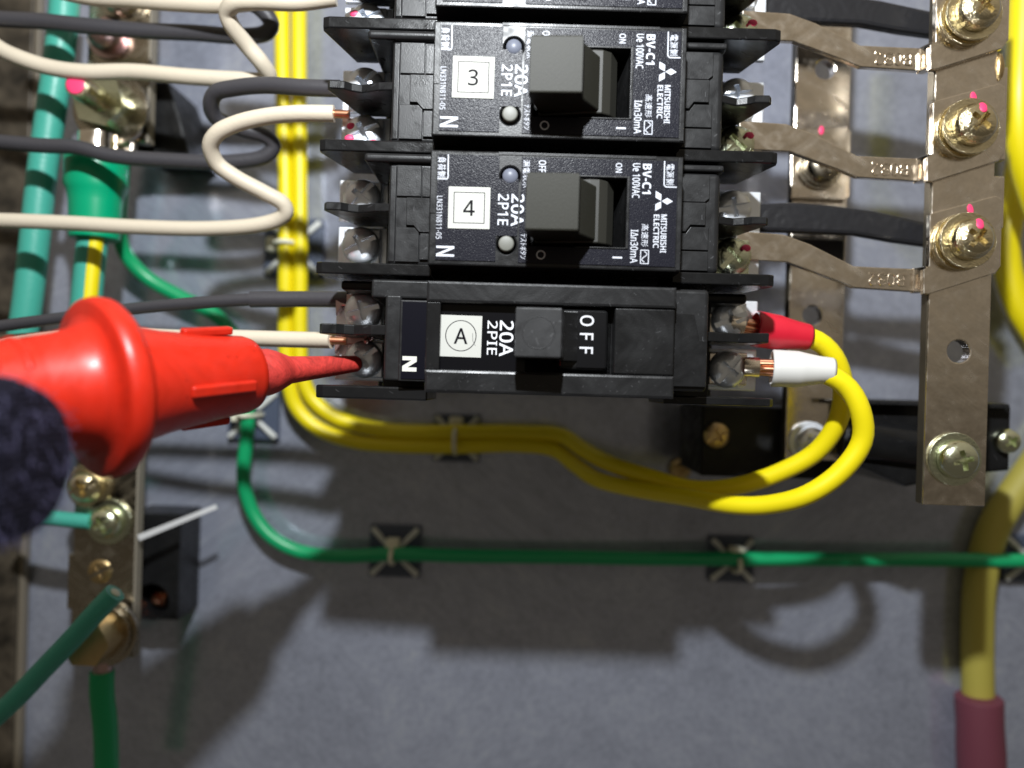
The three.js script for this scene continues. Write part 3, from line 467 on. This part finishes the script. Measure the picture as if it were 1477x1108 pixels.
// ---------------------------------------------------------------- the earth bar at the left with its bolts, lugs and cables
const EZ = 28;
{
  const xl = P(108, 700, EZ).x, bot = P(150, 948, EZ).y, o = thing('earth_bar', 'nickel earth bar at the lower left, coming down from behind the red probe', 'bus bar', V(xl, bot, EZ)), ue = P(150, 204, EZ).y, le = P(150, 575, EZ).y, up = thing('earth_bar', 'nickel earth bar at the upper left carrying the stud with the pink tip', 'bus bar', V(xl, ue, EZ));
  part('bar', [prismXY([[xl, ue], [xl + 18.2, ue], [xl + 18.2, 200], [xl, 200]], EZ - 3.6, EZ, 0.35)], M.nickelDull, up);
  part('edge_glare_cover', [box2(xl + 17.7, xl + 18.35, ue + 0.2, 200, EZ - 3.5, EZ + 0.06, 0.05)], M.glareCover, up); part('edge_glare_cover', [box2(xl + 17.7, xl + 18.35, bot + 0.2, le, EZ - 3.5, EZ + 0.06, 0.05)], M.glareCover, o);  // added strips whose dull colour hides the white glint on the right bevels
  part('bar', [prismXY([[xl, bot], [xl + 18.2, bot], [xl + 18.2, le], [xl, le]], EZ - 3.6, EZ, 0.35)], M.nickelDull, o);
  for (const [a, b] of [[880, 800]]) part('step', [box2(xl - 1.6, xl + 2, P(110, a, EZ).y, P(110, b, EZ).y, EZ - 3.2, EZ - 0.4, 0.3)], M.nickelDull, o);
  bolt('bolt', 'hexagonal coppery nut under the uppermost black wire', P(158, 55, EZ + 0.05), 4.8, M.pinkCopper, { washers: 1, h: 4.5, wide: 1.3 });
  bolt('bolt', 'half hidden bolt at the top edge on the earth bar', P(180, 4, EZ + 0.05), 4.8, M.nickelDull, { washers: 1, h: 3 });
  // big stud with nut, pink tip
  const s = thing('stud_bolt', 'threaded stud with a pink painted tip standing out of its nut', 'bolt', P(162, 162, EZ));
  const c = P(170, 164, EZ);
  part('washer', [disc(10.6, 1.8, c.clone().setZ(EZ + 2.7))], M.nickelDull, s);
  part('nut', [new THREE.CylinderGeometry(7.4, 7.8, 6.4, 6, 1).rotateX(Math.PI / 2).rotateZ(0.3).translate(c.x, c.y, EZ + 7.8)], M.greenZinc, s);
  const thread = []; for (let i = 0; i < 9; i++) thread.push([2.8, i * 1.15], [3.15, i * 1.15 + 0.55]); thread.push([2.7, 10.6], [0.001, 10.7]);
  part('stud', [latheZ(thread, 24).translate(c.x, c.y, EZ + 11)], M.chromate, s);
  part('paint_mark', [new THREE.SphereGeometry(2.5, 18, 10).scale(1, 1, 0.15).translate(c.x, c.y, EZ + 21.7)], M.pink, s, { label: 'pink painted stud end' });
  // lug, green cap and green-yellow cable
  const g = thing('earth_cable', 'green cap over a cable lug with a green and yellow cable below', 'cable', P(140, 225, EZ)), gx = P(140, 230, EZ + 6).x, gy = (py) => P(140, py, EZ + 6).y, gz = EZ + 6;
  part('lug', [box2(gx - 5, gx + 8, gy(228), gy(175), EZ + 0.2, EZ + 2.4, 0.4), along(lathe([[5, 0], [5, 8]], 24), V(gx, gy(236), gz), V(gx, gy(190), gz))], M.nickel, g);
  const capLen = gy(226) - gy(346), step = gy(226) - gy(278), prof = [[0.001, 0], [6.0, 0], [6.5, 0.5], [6.9, capLen - step - 3.0], [7.4, capLen - step], [8.2, capLen - step + 1.6], [8.3, capLen - 0.6], [7.8, capLen], [0.001, capLen]];
  part('cap', [along(lathe(prof, 36), V(gx, gy(346), gz), V(gx, gy(226), gz))], M.greenCap, g);
  const path = [V(gx - 0.3, gy(330), gz), V(gx - 1.3, gy(390), gz), V(gx - 1.9, gy(440), gz), V(gx - 3, gy(510), gz), V(gx - 9, gy(560), gz - 2), V(gx - 28, gy(610), gz - 4)];
  part('insulation', [tube(path, 4.0, 60, 24)], M.teal, g);
  part('stripe', [tube(path.map((p) => V(p.x + 1.5, p.y, p.z + 1.5)), 2.35, 60, 16)], M.wireYellow, g, { label: 'yellow stripe of the cable' });
  // lower bolts
  bolt('screw', 'shiny screw on the earth bar just under the probe guard', P(130, 700, EZ + 0.05), 4.6, M.chromate, { washers: 1, h: 4.4, slot: true });
  bolt('screw', 'silver green cross screw on the earth bar with a short wire entering at its left', P(158, 752, EZ + 0.05), 4.6, M.greenZinc, { washers: 1, h: 4 });
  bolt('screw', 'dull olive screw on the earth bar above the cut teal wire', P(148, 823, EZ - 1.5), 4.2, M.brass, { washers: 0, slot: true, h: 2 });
  const b = thing('bolt', 'large brass hexagon bolt at the foot of the earth bar', 'bolt', P(158, 912, EZ)), bc = P(158, 908, EZ);
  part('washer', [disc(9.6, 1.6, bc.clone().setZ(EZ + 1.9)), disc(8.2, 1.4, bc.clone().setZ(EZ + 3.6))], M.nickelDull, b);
  part('head', [new THREE.CylinderGeometry(6.6, 7, 8, 6, 1).rotateX(Math.PI / 2).rotateZ(0.5).translate(bc.x, bc.y, EZ + 9)], M.brass, b);
  const gw = thing('earth_wire', 'dark green wire hanging below the large brass bolt', 'wire', P(148, 990, EZ));
  part('lug', [box2(bc.x - 3.5, bc.x + 3, P(150, 955, EZ).y, bc.y, EZ + 0.2, EZ + 1.8, 0.4), along(lathe([[2.6, 0], [2.6, 6]], 20), P(148, 975, EZ + 2), P(149, 940, EZ + 2))], M.pinkCopper, gw);
  part('insulation', [tube([P(147, 968, EZ + 2), P(147, 1000, EZ + 2), P(152, 1050, EZ), P(154, 1110, EZ - 3), P(156, 1180, EZ - 6)], 3.3, 50, 20)], M.wireGreen, gw);
  const tw = thing('earth_wire', 'thick teal wire with a cut end slanting from the large brass bolt', 'wire', P(160, 860, 44));
  part('insulation', [tube([P(166, 855, 50), P(140, 882, 50), P(105, 921, 49), P(60, 968, 47), P(25, 1005, 46), P(-20, 1046, 44)], 2.7, 60, 20)], M.teal, tw);
  part('core', [along(lathe([[0.001, 0.3], [1.3, 0.3], [1.3, 0]], 16), P(166, 855, 50), P(176, 845, 50))], M.tie, tw);
  const sw = thing('earth_wire', 'short pale teal wire entering the silver green screw', 'wire', P(100, 748, EZ + 2));
  part('insulation', [tube([P(20, 735, EZ + 3), P(75, 747, EZ + 3), P(132, 753, EZ + 3)], 2.2, 30, 16)], M.teal, sw);
  part('core', [tube([P(130, 753, EZ + 3), P(140, 754, EZ + 2)], 0.9, 6, 10)], M.copper, sw);
  const tc = thing('earth_cable', 'thick teal cable slanting down the left edge', 'cable', P(60, 230, 30));
  part('insulation', [tube([P(96, -40, 32), P(88, 60, 32), P(62, 240, 31), P(36, 460, 30), P(12, 580, 28), P(-40, 720, 24), P(-120, 850, 22)], 3.9, 120, 24)], M.teal, tc);
  const tail = thing('cable_tie_tail', 'clear whitish strip sticking out right of the earth bar', 'strip', P(200, 776, 30));
  part('strip', [along(prismXY([[-0.9, 0], [0.9, 0], [0.7, 23], [-0.7, 23]], -0.4, 0.4, 0.1), P(200, 776, 29), P(302, 735, 26))], M.clear, tail);
}

// ---------------------------------------------------------------- wires on the left
const WR = 1.95;
function wire(label, pts, mat, { r = WR, tip, sleeve, group, name = 'wire' } = {}) {
  const p = pts.map((q, i) => P(...q).add(i ? V((rnd() - 0.5) * 0.5, (rnd() - 0.5) * 0.5, (rnd() - 0.5) * 0.4) : V(0, 0, 0))), o = thing(name, label, 'wire', p[0], group);
  part('insulation', [tube(p, r, 180, 18)], mat, o);
  if (tip) part('conductor', [tube(tip.map((q) => P(...q)), 1.0, 10, 12)], M.copper, o, { label: 'bare copper end' });
  if (sleeve) part('sleeve', [tube(sleeve.map((q) => P(...q)), r * 1.28, 40, 18)], mat, o);
  return o;
}
const T = 69;
wire('black wire entering the breaker with the sticker reading three, looping back low on the left', [[490, 128, T + 1], [440, 126, T], [380, 124, 66], [335, 126, 64], [312, 135, 62], [303, 150, 60], [312, 168, 57], [345, 184, 53], [383, 198, 50], [395, 210, 48.5], [385, 224, 48], [340, 233, 48], [235, 231, 48], [160, 224, 48], [110, 212, 48], [60, 211, 48], [0, 205, 48], [-50, 200, 48]], M.wireBlack, { tip: [[488, 128, T + 1], [512, 129, T + 1]] });
wire('white wire entering the breaker with the sticker reading three, looping down to the left edge', [[482, 164, T + 1], [430, 164, T + 1], [380, 169, 69], [340, 178, 68], [315, 191, 67], [304, 209, 65], [312, 234, 62], [338, 256, 60], [380, 279, 57], [408, 295, 55], [413, 305, 54], [402, 317, 53], [370, 325, 52], [300, 330, 51], [200, 327, 50], [100, 322, 50], [0, 319, 50], [-50, 318, 50]], M.wireWhite, { tip: [[480, 164, T + 1], [504, 165, T + 1]] });
wire('black wire across the upper left ending in a bend below the top edge', [[490, -60, T], [380, -62, 66], [312, -48, 62], [310, -25, 57], [345, -4, 54], [375, 12, 51], [392, 36, 49], [383, 48, 48.5], [345, 51, 48], [280, 49, 48], [200, 44, 48], [120, 38, 48], [60, 32, 48], [0, 26, 48], [-50, 22, 48]], M.wireBlack, { r: 2.05 });
wire('white wire dropping from the top edge and running left above the stud', [[484, -4, T], [430, 2, T], [370, 3, 69], [340, 7, 68], [328, 18, 66], [334, 36, 64], [355, 66, 60], [376, 92, 57], [388, 110, 54], [376, 116, 53], [340, 114, 52], [270, 110, 51], [190, 105, 50], [120, 103, 50], [70, 97, 50], [30, 85, 50], [0, 70, 50], [-40, 40, 50]], M.wireWhite, { r: 2.05 });
wire('white wire along the very top edge at the left', [[480, -24, 66], [410, -6, 62], [330, 8, 58], [260, 6, 56], [190, 1, 54], [120, -6, 52], [40, -24, 50]], M.wireWhite, { r: 2.0 });
wire('black wire entering the breaker with the circled A, partly sleeved', [[500, 432, T], [440, 431, 67], [365, 432, 66], [270, 438, 64], [200, 445, 62], [100, 458, 60], [0, 472, 58], [-50, 480, 58]], M.wireBlack, { r: 1.5, tip: [[498, 432, T], [516, 433, T]], sleeve: [[503, 432, T], [440, 431.5, 67], [362, 432, 66]] });
wire('white wire entering the breaker with the circled A just above the probe tip', [[478, 491, T + 1], [430, 490, 68], [335, 487, 66], [260, 484, 64], [190, 482, 62], [100, 486, 58], [0, 492, 54], [-50, 495, 52]], M.wireWhite, { r: 1.5, tip: [[476, 491, T + 1], [500, 492, T + 1]], sleeve: [[478, 491, T + 1], [430, 490, 68], [334, 487, 66]] });
// a small pink-brown sleeve mark at the black wire's end near breaker 3 is left to the conductor

// ---------------------------------------------------------------- the yellow pair, its loop and the two crimp caps
{
  const y1 = [[406, -40, 10], [408, 100, 10], [411, 250, 10], [412, 350, 11], [412, 480, 10], [415, 545, 9], [427, 588, 8], [460, 618, 8], [510, 636, 8], [570, 643, 9], [660, 643, 10], [745, 643, 12], [800, 649, 14], [828, 668, 19], [860, 692, 26], [920, 706, 36], [990, 718, 47], [1060, 728, 58], [1110, 728, 64], [1165, 713, 69], [1215, 680, 72], [1243, 635, 74], [1240, 590, 75], [1222, 558, 75], [1195, 541, 74.5], [1165, 535, 73]];
  const y2 = [[431, -40, 10], [432, 100, 10], [433, 250, 10], [433, 350, 11], [433, 480, 10], [437, 540, 9.5], [450, 575, 9], [485, 602, 9], [530, 617, 9], [580, 622, 9.5], [660, 624, 10], [750, 624, 12], [812, 630, 15], [842, 648, 20], [880, 668, 27], [940, 690, 36], [1000, 704, 43], [1060, 703, 50], [1130, 680, 56], [1180, 650, 60], [1210, 605, 64], [1216, 560, 66], [1206, 520, 68], [1182, 494, 69], [1150, 482, 69.5], [1125, 478, 69.5]];
  const capProf = (L, a, b) => [[0.001, 2.2], [a - 0.9, 2.0], [a - 0.75, 0.1], [a - 0.45, -0.1], [a, 0.2], [a, 1.4], [a * 0.97, L * 0.42], [a * 0.9, L * 0.52], [b * 1.08, L * 0.76], [b, L * 0.95], [b - 0.3, L], [0.001, L]];
  const a = wire('yellow wire of the pair that ends in the white crimp cap', y1, M.wireYellow, { r: 2.35, name: 'yellow_wire' }), s1 = P(1113, 531, 72), e1 = P(1204, 535, 74.5);
  const L1 = s1.distanceTo(e1); part('cap', [along(lathe(capProf(L1, 4.3, 3.0), 32), s1, e1).translate(0, 0, 0)], M.capWhite, a, { label: 'white crimp cap' });
  const b = wire('yellow wire of the pair that ends in the red crimp cap', y2, M.wireYellow, { r: 2.35, name: 'yellow_wire' }), s2 = P(1088, 474, 70), e2 = P(1168, 487, 69.5);
  const L2 = s2.distanceTo(e2); part('cap', [along(lathe(capProf(L2, 4.2, 3.1), 32), s2, e2)], M.capRed, b, { label: 'red crimp cap' });
  for (const [o, s, e] of [[a, s1, e1], [b, s2, e2]]) {
    const u = e.clone().sub(s).normalize(), back = (d, w = 0, h = 0) => s.clone().addScaledVector(u, -d).add(V(0, w, h)), strands = [];
    for (let i = 0; i < 7; i++) { const t = i / 7 * 6.28, w = Math.cos(t) * 1.5, h = Math.sin(t) * 1.5; strands.push(tube([back(3.2, w * 0.9, h * 0.9), back(-2, w, h)], 0.62, 4, 8)); }
    part('conductor', strands, M.copper, o, { label: 'bare copper strands' });
    part('lug', [along(lathe([[2.1, 0], [2.4, 0], [2.4, 3.4], [2.1, 3.4]], 20), back(6.2), back(2)), box(9, 7.6, 1.0, s.x - 9.5, s.y - 0.4, 69.5, 0.4)], M.nickel, o);
  }
}
// green earth wire along the panel
wire('long green wire curving down and running right along the panel', [[178, 215, 26], [174, 270, 24], [171, 320, 20], [180, 362, 14], [210, 398, 10], [260, 428, 8], [305, 452, 8], [336, 480, 8], [352, 520, 8], [358, 570, 9], [355, 630, 9], [352, 690, 8], [362, 738, 7], [390, 774, 7], [430, 795, 7], [490, 802, 8], [570, 799, 9], [660, 802, 8], [800, 804, 7], [930, 806, 8], [1055, 807, 9], [1200, 808, 8], [1350, 808, 8], [1465, 808, 9], [1540, 808, 8]], M.wireGreen, { r: 2.2, name: 'green_wire' });
// yellow cables at the right edge; two of them stand in for reflections
{
  const o = thing('yellow_cable', 'thick yellow cable dropping along the right edge at the top', 'cable', P(1466, 100, 20));
  part('insulation', [tube([P(1478, -60, 40), P(1474, 60, 40), P(1470, 150, 40), P(1474, 220, 38), P(1492, 290, 34), P(1530, 380, 28)], 3.6, 60, 20)], M.wireYellow, o);
  const o2 = thing('yellow_cable', 'yellow cable crossing the upper right corner, in place of a reflection on the panel', 'cable', P(1500, 200, 12));
  part('insulation', [tube([P(1510, -60, 10), P(1490, 120, 10), P(1468, 260, 9), P(1452, 360, 8), P(1470, 440, 8), P(1520, 520, 8)], 4, 60, 20)], M.wireYellow, o2);  // drawn solid where the panel only mirrors faint yellow
  const c = thing('yellow_cable', 'added yellow cable at the lower right, dulled like a reflection, with a maroon end', 'cable', P(1410, 1000, 5));
  part('insulation', [tube([P(1545, 600, 4.8), P(1482, 685, 4.8), P(1432, 765, 4.8), P(1414, 840, 4.8), P(1410, 920, 4.8), P(1411, 1015, 4.8)], 4.7, 60, 24)], M.yellowReflection, c);  // added solid cable, muted to stand in for a reflection in the panel
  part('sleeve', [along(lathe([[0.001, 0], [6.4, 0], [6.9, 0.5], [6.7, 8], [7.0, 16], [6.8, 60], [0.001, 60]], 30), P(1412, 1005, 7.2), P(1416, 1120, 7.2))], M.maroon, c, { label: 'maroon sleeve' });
}
// stick-on tie mounts with cable ties
function tieMount(label, px, py, horizontal, w = 16.6, wireR = 4.6, topZ = wireR > 4 ? 14.2 : 12.3) {
  const o = thing('tie_mount', label, 'cable mount', P(px, py, 0), 'square stick-on tie mounts'), c = P(px, py, 2);
  const g = []; const ribs = [];
  g.push(box(w, w, 2.4, c.x, c.y, 1.4, 0.6));
  part('base', g, M.mount, o);
  for (let k = 0; k < 4; k++) { const a = Math.PI / 4 + k * Math.PI / 2, q = V(c.x + Math.cos(a) * w * 0.62, c.y + Math.sin(a) * w * 0.62, 2.6), e = V(c.x + Math.cos(a) * w * 0.16, c.y + Math.sin(a) * w * 0.16, 4.2); ribs.push(along(new THREE.CylinderGeometry(0.75, 1.0, q.distanceTo(e), 10).translate(0, q.distanceTo(e) / 2, 0), q, e)); }
  part('rib', ribs, M.mountRib, o);
  const t = [], hr = wireR, pts = []; for (let i = 0; i <= 12; i++) { const a = -0.25 + (Math.PI + 0.5) * i / 12; pts.push(horizontal ? V(c.x, c.y + Math.cos(a) * (hr + 0.4), 4 + Math.sin(a) * (topZ - 4)) : V(c.x + Math.cos(a) * (hr + 0.4), c.y, 4 + Math.sin(a) * (topZ - 4))); }
  t.push(tube(pts, 0.75, 40, 10));
  const hd = horizontal ? V(c.x, c.y + hr + 0.9, 7.2) : V(c.x - hr - 0.9, c.y, 7.2);
  t.push(box(horizontal ? 4.4 : 3.4, horizontal ? 3.6 : 4.4, 4.6, hd.x, hd.y, hd.z, 0.9));
  part('cable_tie', t, M.tie, o, { label: 'cream cable tie' });
  return o;
}
tieMount('tie mount on the green wire, in the torch light left of the big shadow', 570, 795, true, 16.6, 2.6);
tieMount('tie mount on the green wire, in the shadow right of centre', 1055, 807, true, 14.6, 2.6);
tieMount('tie mount at the right edge on the green wire', 1480, 806, true, 15.2, 2.6);
tieMount('tie mount on the yellow pair below the lowest breaker', 659, 632, true, 15.2, 4.4);
tieMount('tie mount under the yellow pair left of the breakers', 424, 358, false, 19, 4.4);
tieMount('tie mount on the green wire just under the probe barrel', 366, 598, false, 16.5, 2.6);

// ---------------------------------------------------------------- the red test probe
const TIP = P(522, 524, 72.6), BACK = (() => { const g = P(160, 558, 116); return g.sub(TIP).normalize(); })();
{
  const o = thing('test_probe', 'red test probe touching the lower left terminal screw of the bottom breaker', 'test probe', TIP); o.base = null;
  o.quaternion.setFromUnitVectors(V(0, 1, 0), BACK); const stretch = (k) => (pts) => pts.map(([a, b]) => [a, b * k]), S1 = stretch(1.13);
  part('metal_tip', [lathe([[0.001, -0.2], [0.35, 0], [0.6, 1.2], [0.62, 5]], 20)], M.zinc, o);
  part('shroud', [lathe(S1([[0.62, 1.1], [1.5, 1.0], [1.85, 1.6], [2.15, 6], [2.6, 13], [2.95, 17.6], [3.3, 18.2], [4.3, 20.4], [4.8, 22], [4.9, 26]]), 32)], M.probeTip, o, { label: 'duller red insulated tip' });
  part('barrel', [lathe(S1([[0.001, 25.4], [6.4, 25.5], [7.2, 26.0], [7.7, 27.2], [8.3, 33], [8.9, 38], [9.5, 42], [10.4, 45.5], [11.2, 48.5]]), 48), ...[box(2.2, 13, 1.6, 0, 40, 9.1, 0.5), box(1.6, 10, 2.0, -9.0, 38.5, 0, 0.5), box(1.6, 10, 2.0, 9.0, 38.5, 0, 0.5), box(2.2, 12, 1.8, 0, 40.5, -9.1, 0.5)].map((q) => q.rotateY(0.7))], M.probe, o);
  part('finger_guard', [lathe(S1([[9.2, 47.4], [12.2, 48.2], [14.4, 48.8], [15.4, 49.8], [15.7, 51.2], [15.4, 52.4], [14.7, 52.9], [13.0, 53.0], [11.6, 53.5], [10.6, 54.8], [9.9, 57.2], [9.4, 61]]), 64)], M.probe, o);
  part('handle', [lathe(S1([[9.35, 60.5], [9.0, 64], [8.9, 80], [8.6, 118], [8.0, 130], [4, 133], [2.4, 150], [0.001, 150]]), 48)], M.probe, o);
  const ribs = []; for (let i = 0; i < 9; i++) { const g = new THREE.TorusGeometry(8.7, 0.75, 10, 30, 1.7).rotateX(Math.PI / 2); ribs.push(g.rotateY(-0.85).rotateZ(0.0).translate(0, 71 + i * 4.6, 0)); }
  for (const r of ribs) part('grip_rib', [r.rotateY(2.4)], M.probe, o);
}

// ---------------------------------------------------------------- the gloved hand that holds it, mostly outside the picture
{
  const N = 92, HALF = 66, O = V(-128, -14, 132);             // grid cells of 1.4 mm
  const A = (u, side = V(0, 0, 0)) => TIP.clone().addScaledVector(BACK, u).add(side);
  const tip = P(-24, 664, 144);
  const bones = [];
  const chain = (...j) => { for (let i = 0; i + 1 < j.length; i++) bones.push([j[i][0], j[i + 1][0], j[i][1], j[i + 1][1]]); };
  const W1 = V(-168, -44, 150), K = V(-150, -10, 160);
  chain([W1, 22], [V(-156, -30, 152), 20], [K, 15]);
  chain([V(-156, -36, 150), 17], [V(-128, -28, 148), 14], [V(-108, -19, 145), 12.6], [tip, 11.9]);
  // four fingers: over the top of the handle and down behind it
  [[88, 10.5, 1], [104, 10.5, 0.96], [120, 10, 0.92], [134, 9.2, 0.82]].forEach(([u, r, k]) => {
    const c = A(u + 4), f = (dx, dy, dz) => c.clone().add(V(dx - 4, dy, dz));
    chain([f(-22, 6, 16), r], [f(-8, 19 * k, 6), r], [f(-2, 15 * k, -12), r * 0.94], [f(1, 1, -19 * k), r * 0.88]);
  });
  const mc = new MarchingCubes(N, new THREE.MeshStandardMaterial(), false, false, 200000); mc.isolation = 0;
  const q = V(), ab = V(), ap = V();
  for (let z = 0; z < N; z++) for (let y = 0; y < N; y++) for (let x = 0; x < N; x++) {
    q.set((x - N / 2) / (N / 2) * HALF + O.x, (y - N / 2) / (N / 2) * HALF + O.y, (z - N / 2) / (N / 2) * HALF + O.z);
    let d = 1e3; const k = 3.0;
    for (const [a, b, ra, rb] of bones) { ab.subVectors(b, a); ap.subVectors(q, a); const t = Math.min(1, Math.max(0, ap.dot(ab) / ab.lengthSq())); const e = ap.addScaledVector(ab, -t).length() - (ra + (rb - ra) * t), h = Math.max(0, k - Math.abs(d - e)) / k; d = Math.min(d, e) - h * h * k / 4; }
    const wr = 0.35 * noise.noise(q.x * 0.22, q.y * 0.22, q.z * 0.22) * 0.5 + 0.4 * noise.noise(q.x * 0.09, q.y * 0.16, q.z * 0.1);
    const edge = Math.min(x, y, z, N - 1 - x, N - 1 - y, N - 1 - z);
    mc.field[x + y * N + z * N * N] = edge < 2 ? -5 : -(d + wr * 0.9);
  }
  mc.update();
  const n = mc.count, pos = mc.positionArray.slice(0, n * 3), nor = mc.normalArray.slice(0, n * 3);
  for (let i = 0; i < n; i++) { pos[i * 3] = pos[i * 3] * HALF + O.x; pos[i * 3 + 1] = pos[i * 3 + 1] * HALF + O.y; pos[i * 3 + 2] = pos[i * 3 + 2] * HALF + O.z; }
  let g = new THREE.BufferGeometry(); g.setAttribute('position', new THREE.BufferAttribute(pos, 3)); g.setAttribute('normal', new THREE.BufferAttribute(nor, 3));
  g = mergeVertices(g, 1e-3); g.computeVertexNormals(); g = norm(g);
  const uv = g.attributes.uv, gp = g.attributes.position; for (let i = 0; i < gp.count; i++) uv.setXY(i, (gp.getX(i) + gp.getZ(i) * 0.4) * MM, (gp.getY(i) + gp.getZ(i) * 0.4) * MM);
  const knit = noiseTexture(256, (u, v) => { const c = u * 32, r = v * 32, k = Math.abs(Math.sin((c + 0.25 * Math.sin(r * 6.283)) * Math.PI)); return 0.15 + 0.6 * k * (0.6 + 0.4 * Math.abs(Math.sin(r * Math.PI))) + 0.25 * rnd(); });
  const glove = phy(C(0.005, 0.0045, 0.010), 0.95, 0, { bumpMap: rep(knit, 0.03), bumpScale: 0.0009, sheen: 0.12, specularIntensity: 0.3, sheenRoughness: 0.5, sheenColor: C(0.2, 0.18, 0.4) });
  const o = thing('gloved_hand', 'hand in a dark navy knit glove gripping the red probe at the left edge', 'hand', V(-150, -40, 150));
  part('glove', [g], glove, o, { keepUV: true });
  // pilling fibres standing off the thumb
  const f = [], at = V(), nn = V();
  for (let i = 0; i < 11000; i++) {
    const j = ((rnd() * gp.count / 3) | 0) * 3; at.fromBufferAttribute(gp, j); if (at.x < -112) continue; nn.fromBufferAttribute(g.attributes.normal, j);
    const d = nn.clone().multiplyScalar(0.22).add(V((rnd() - 0.4) * 0.5, -rnd() * 1.2, (rnd() - 0.5) * 0.5).multiplyScalar(0.9)).normalize(), L = 0.9 + rnd() * 2.0;
    f.push(along(new THREE.CylinderGeometry(0.03, 0.06, L, 3, 1, true).translate(0, L / 2, 0), at.clone().add(V((rnd() - 0.5) * 1.2, (rnd() - 0.5) * 1.2, 0)), at.clone().add(d)));
  }
  const fz = part('fuzz', f, std(C(0.075, 0.068, 0.14), 0.6), o); fz.userData.kind = 'stuff';
}

renderer.render(scene, camera);
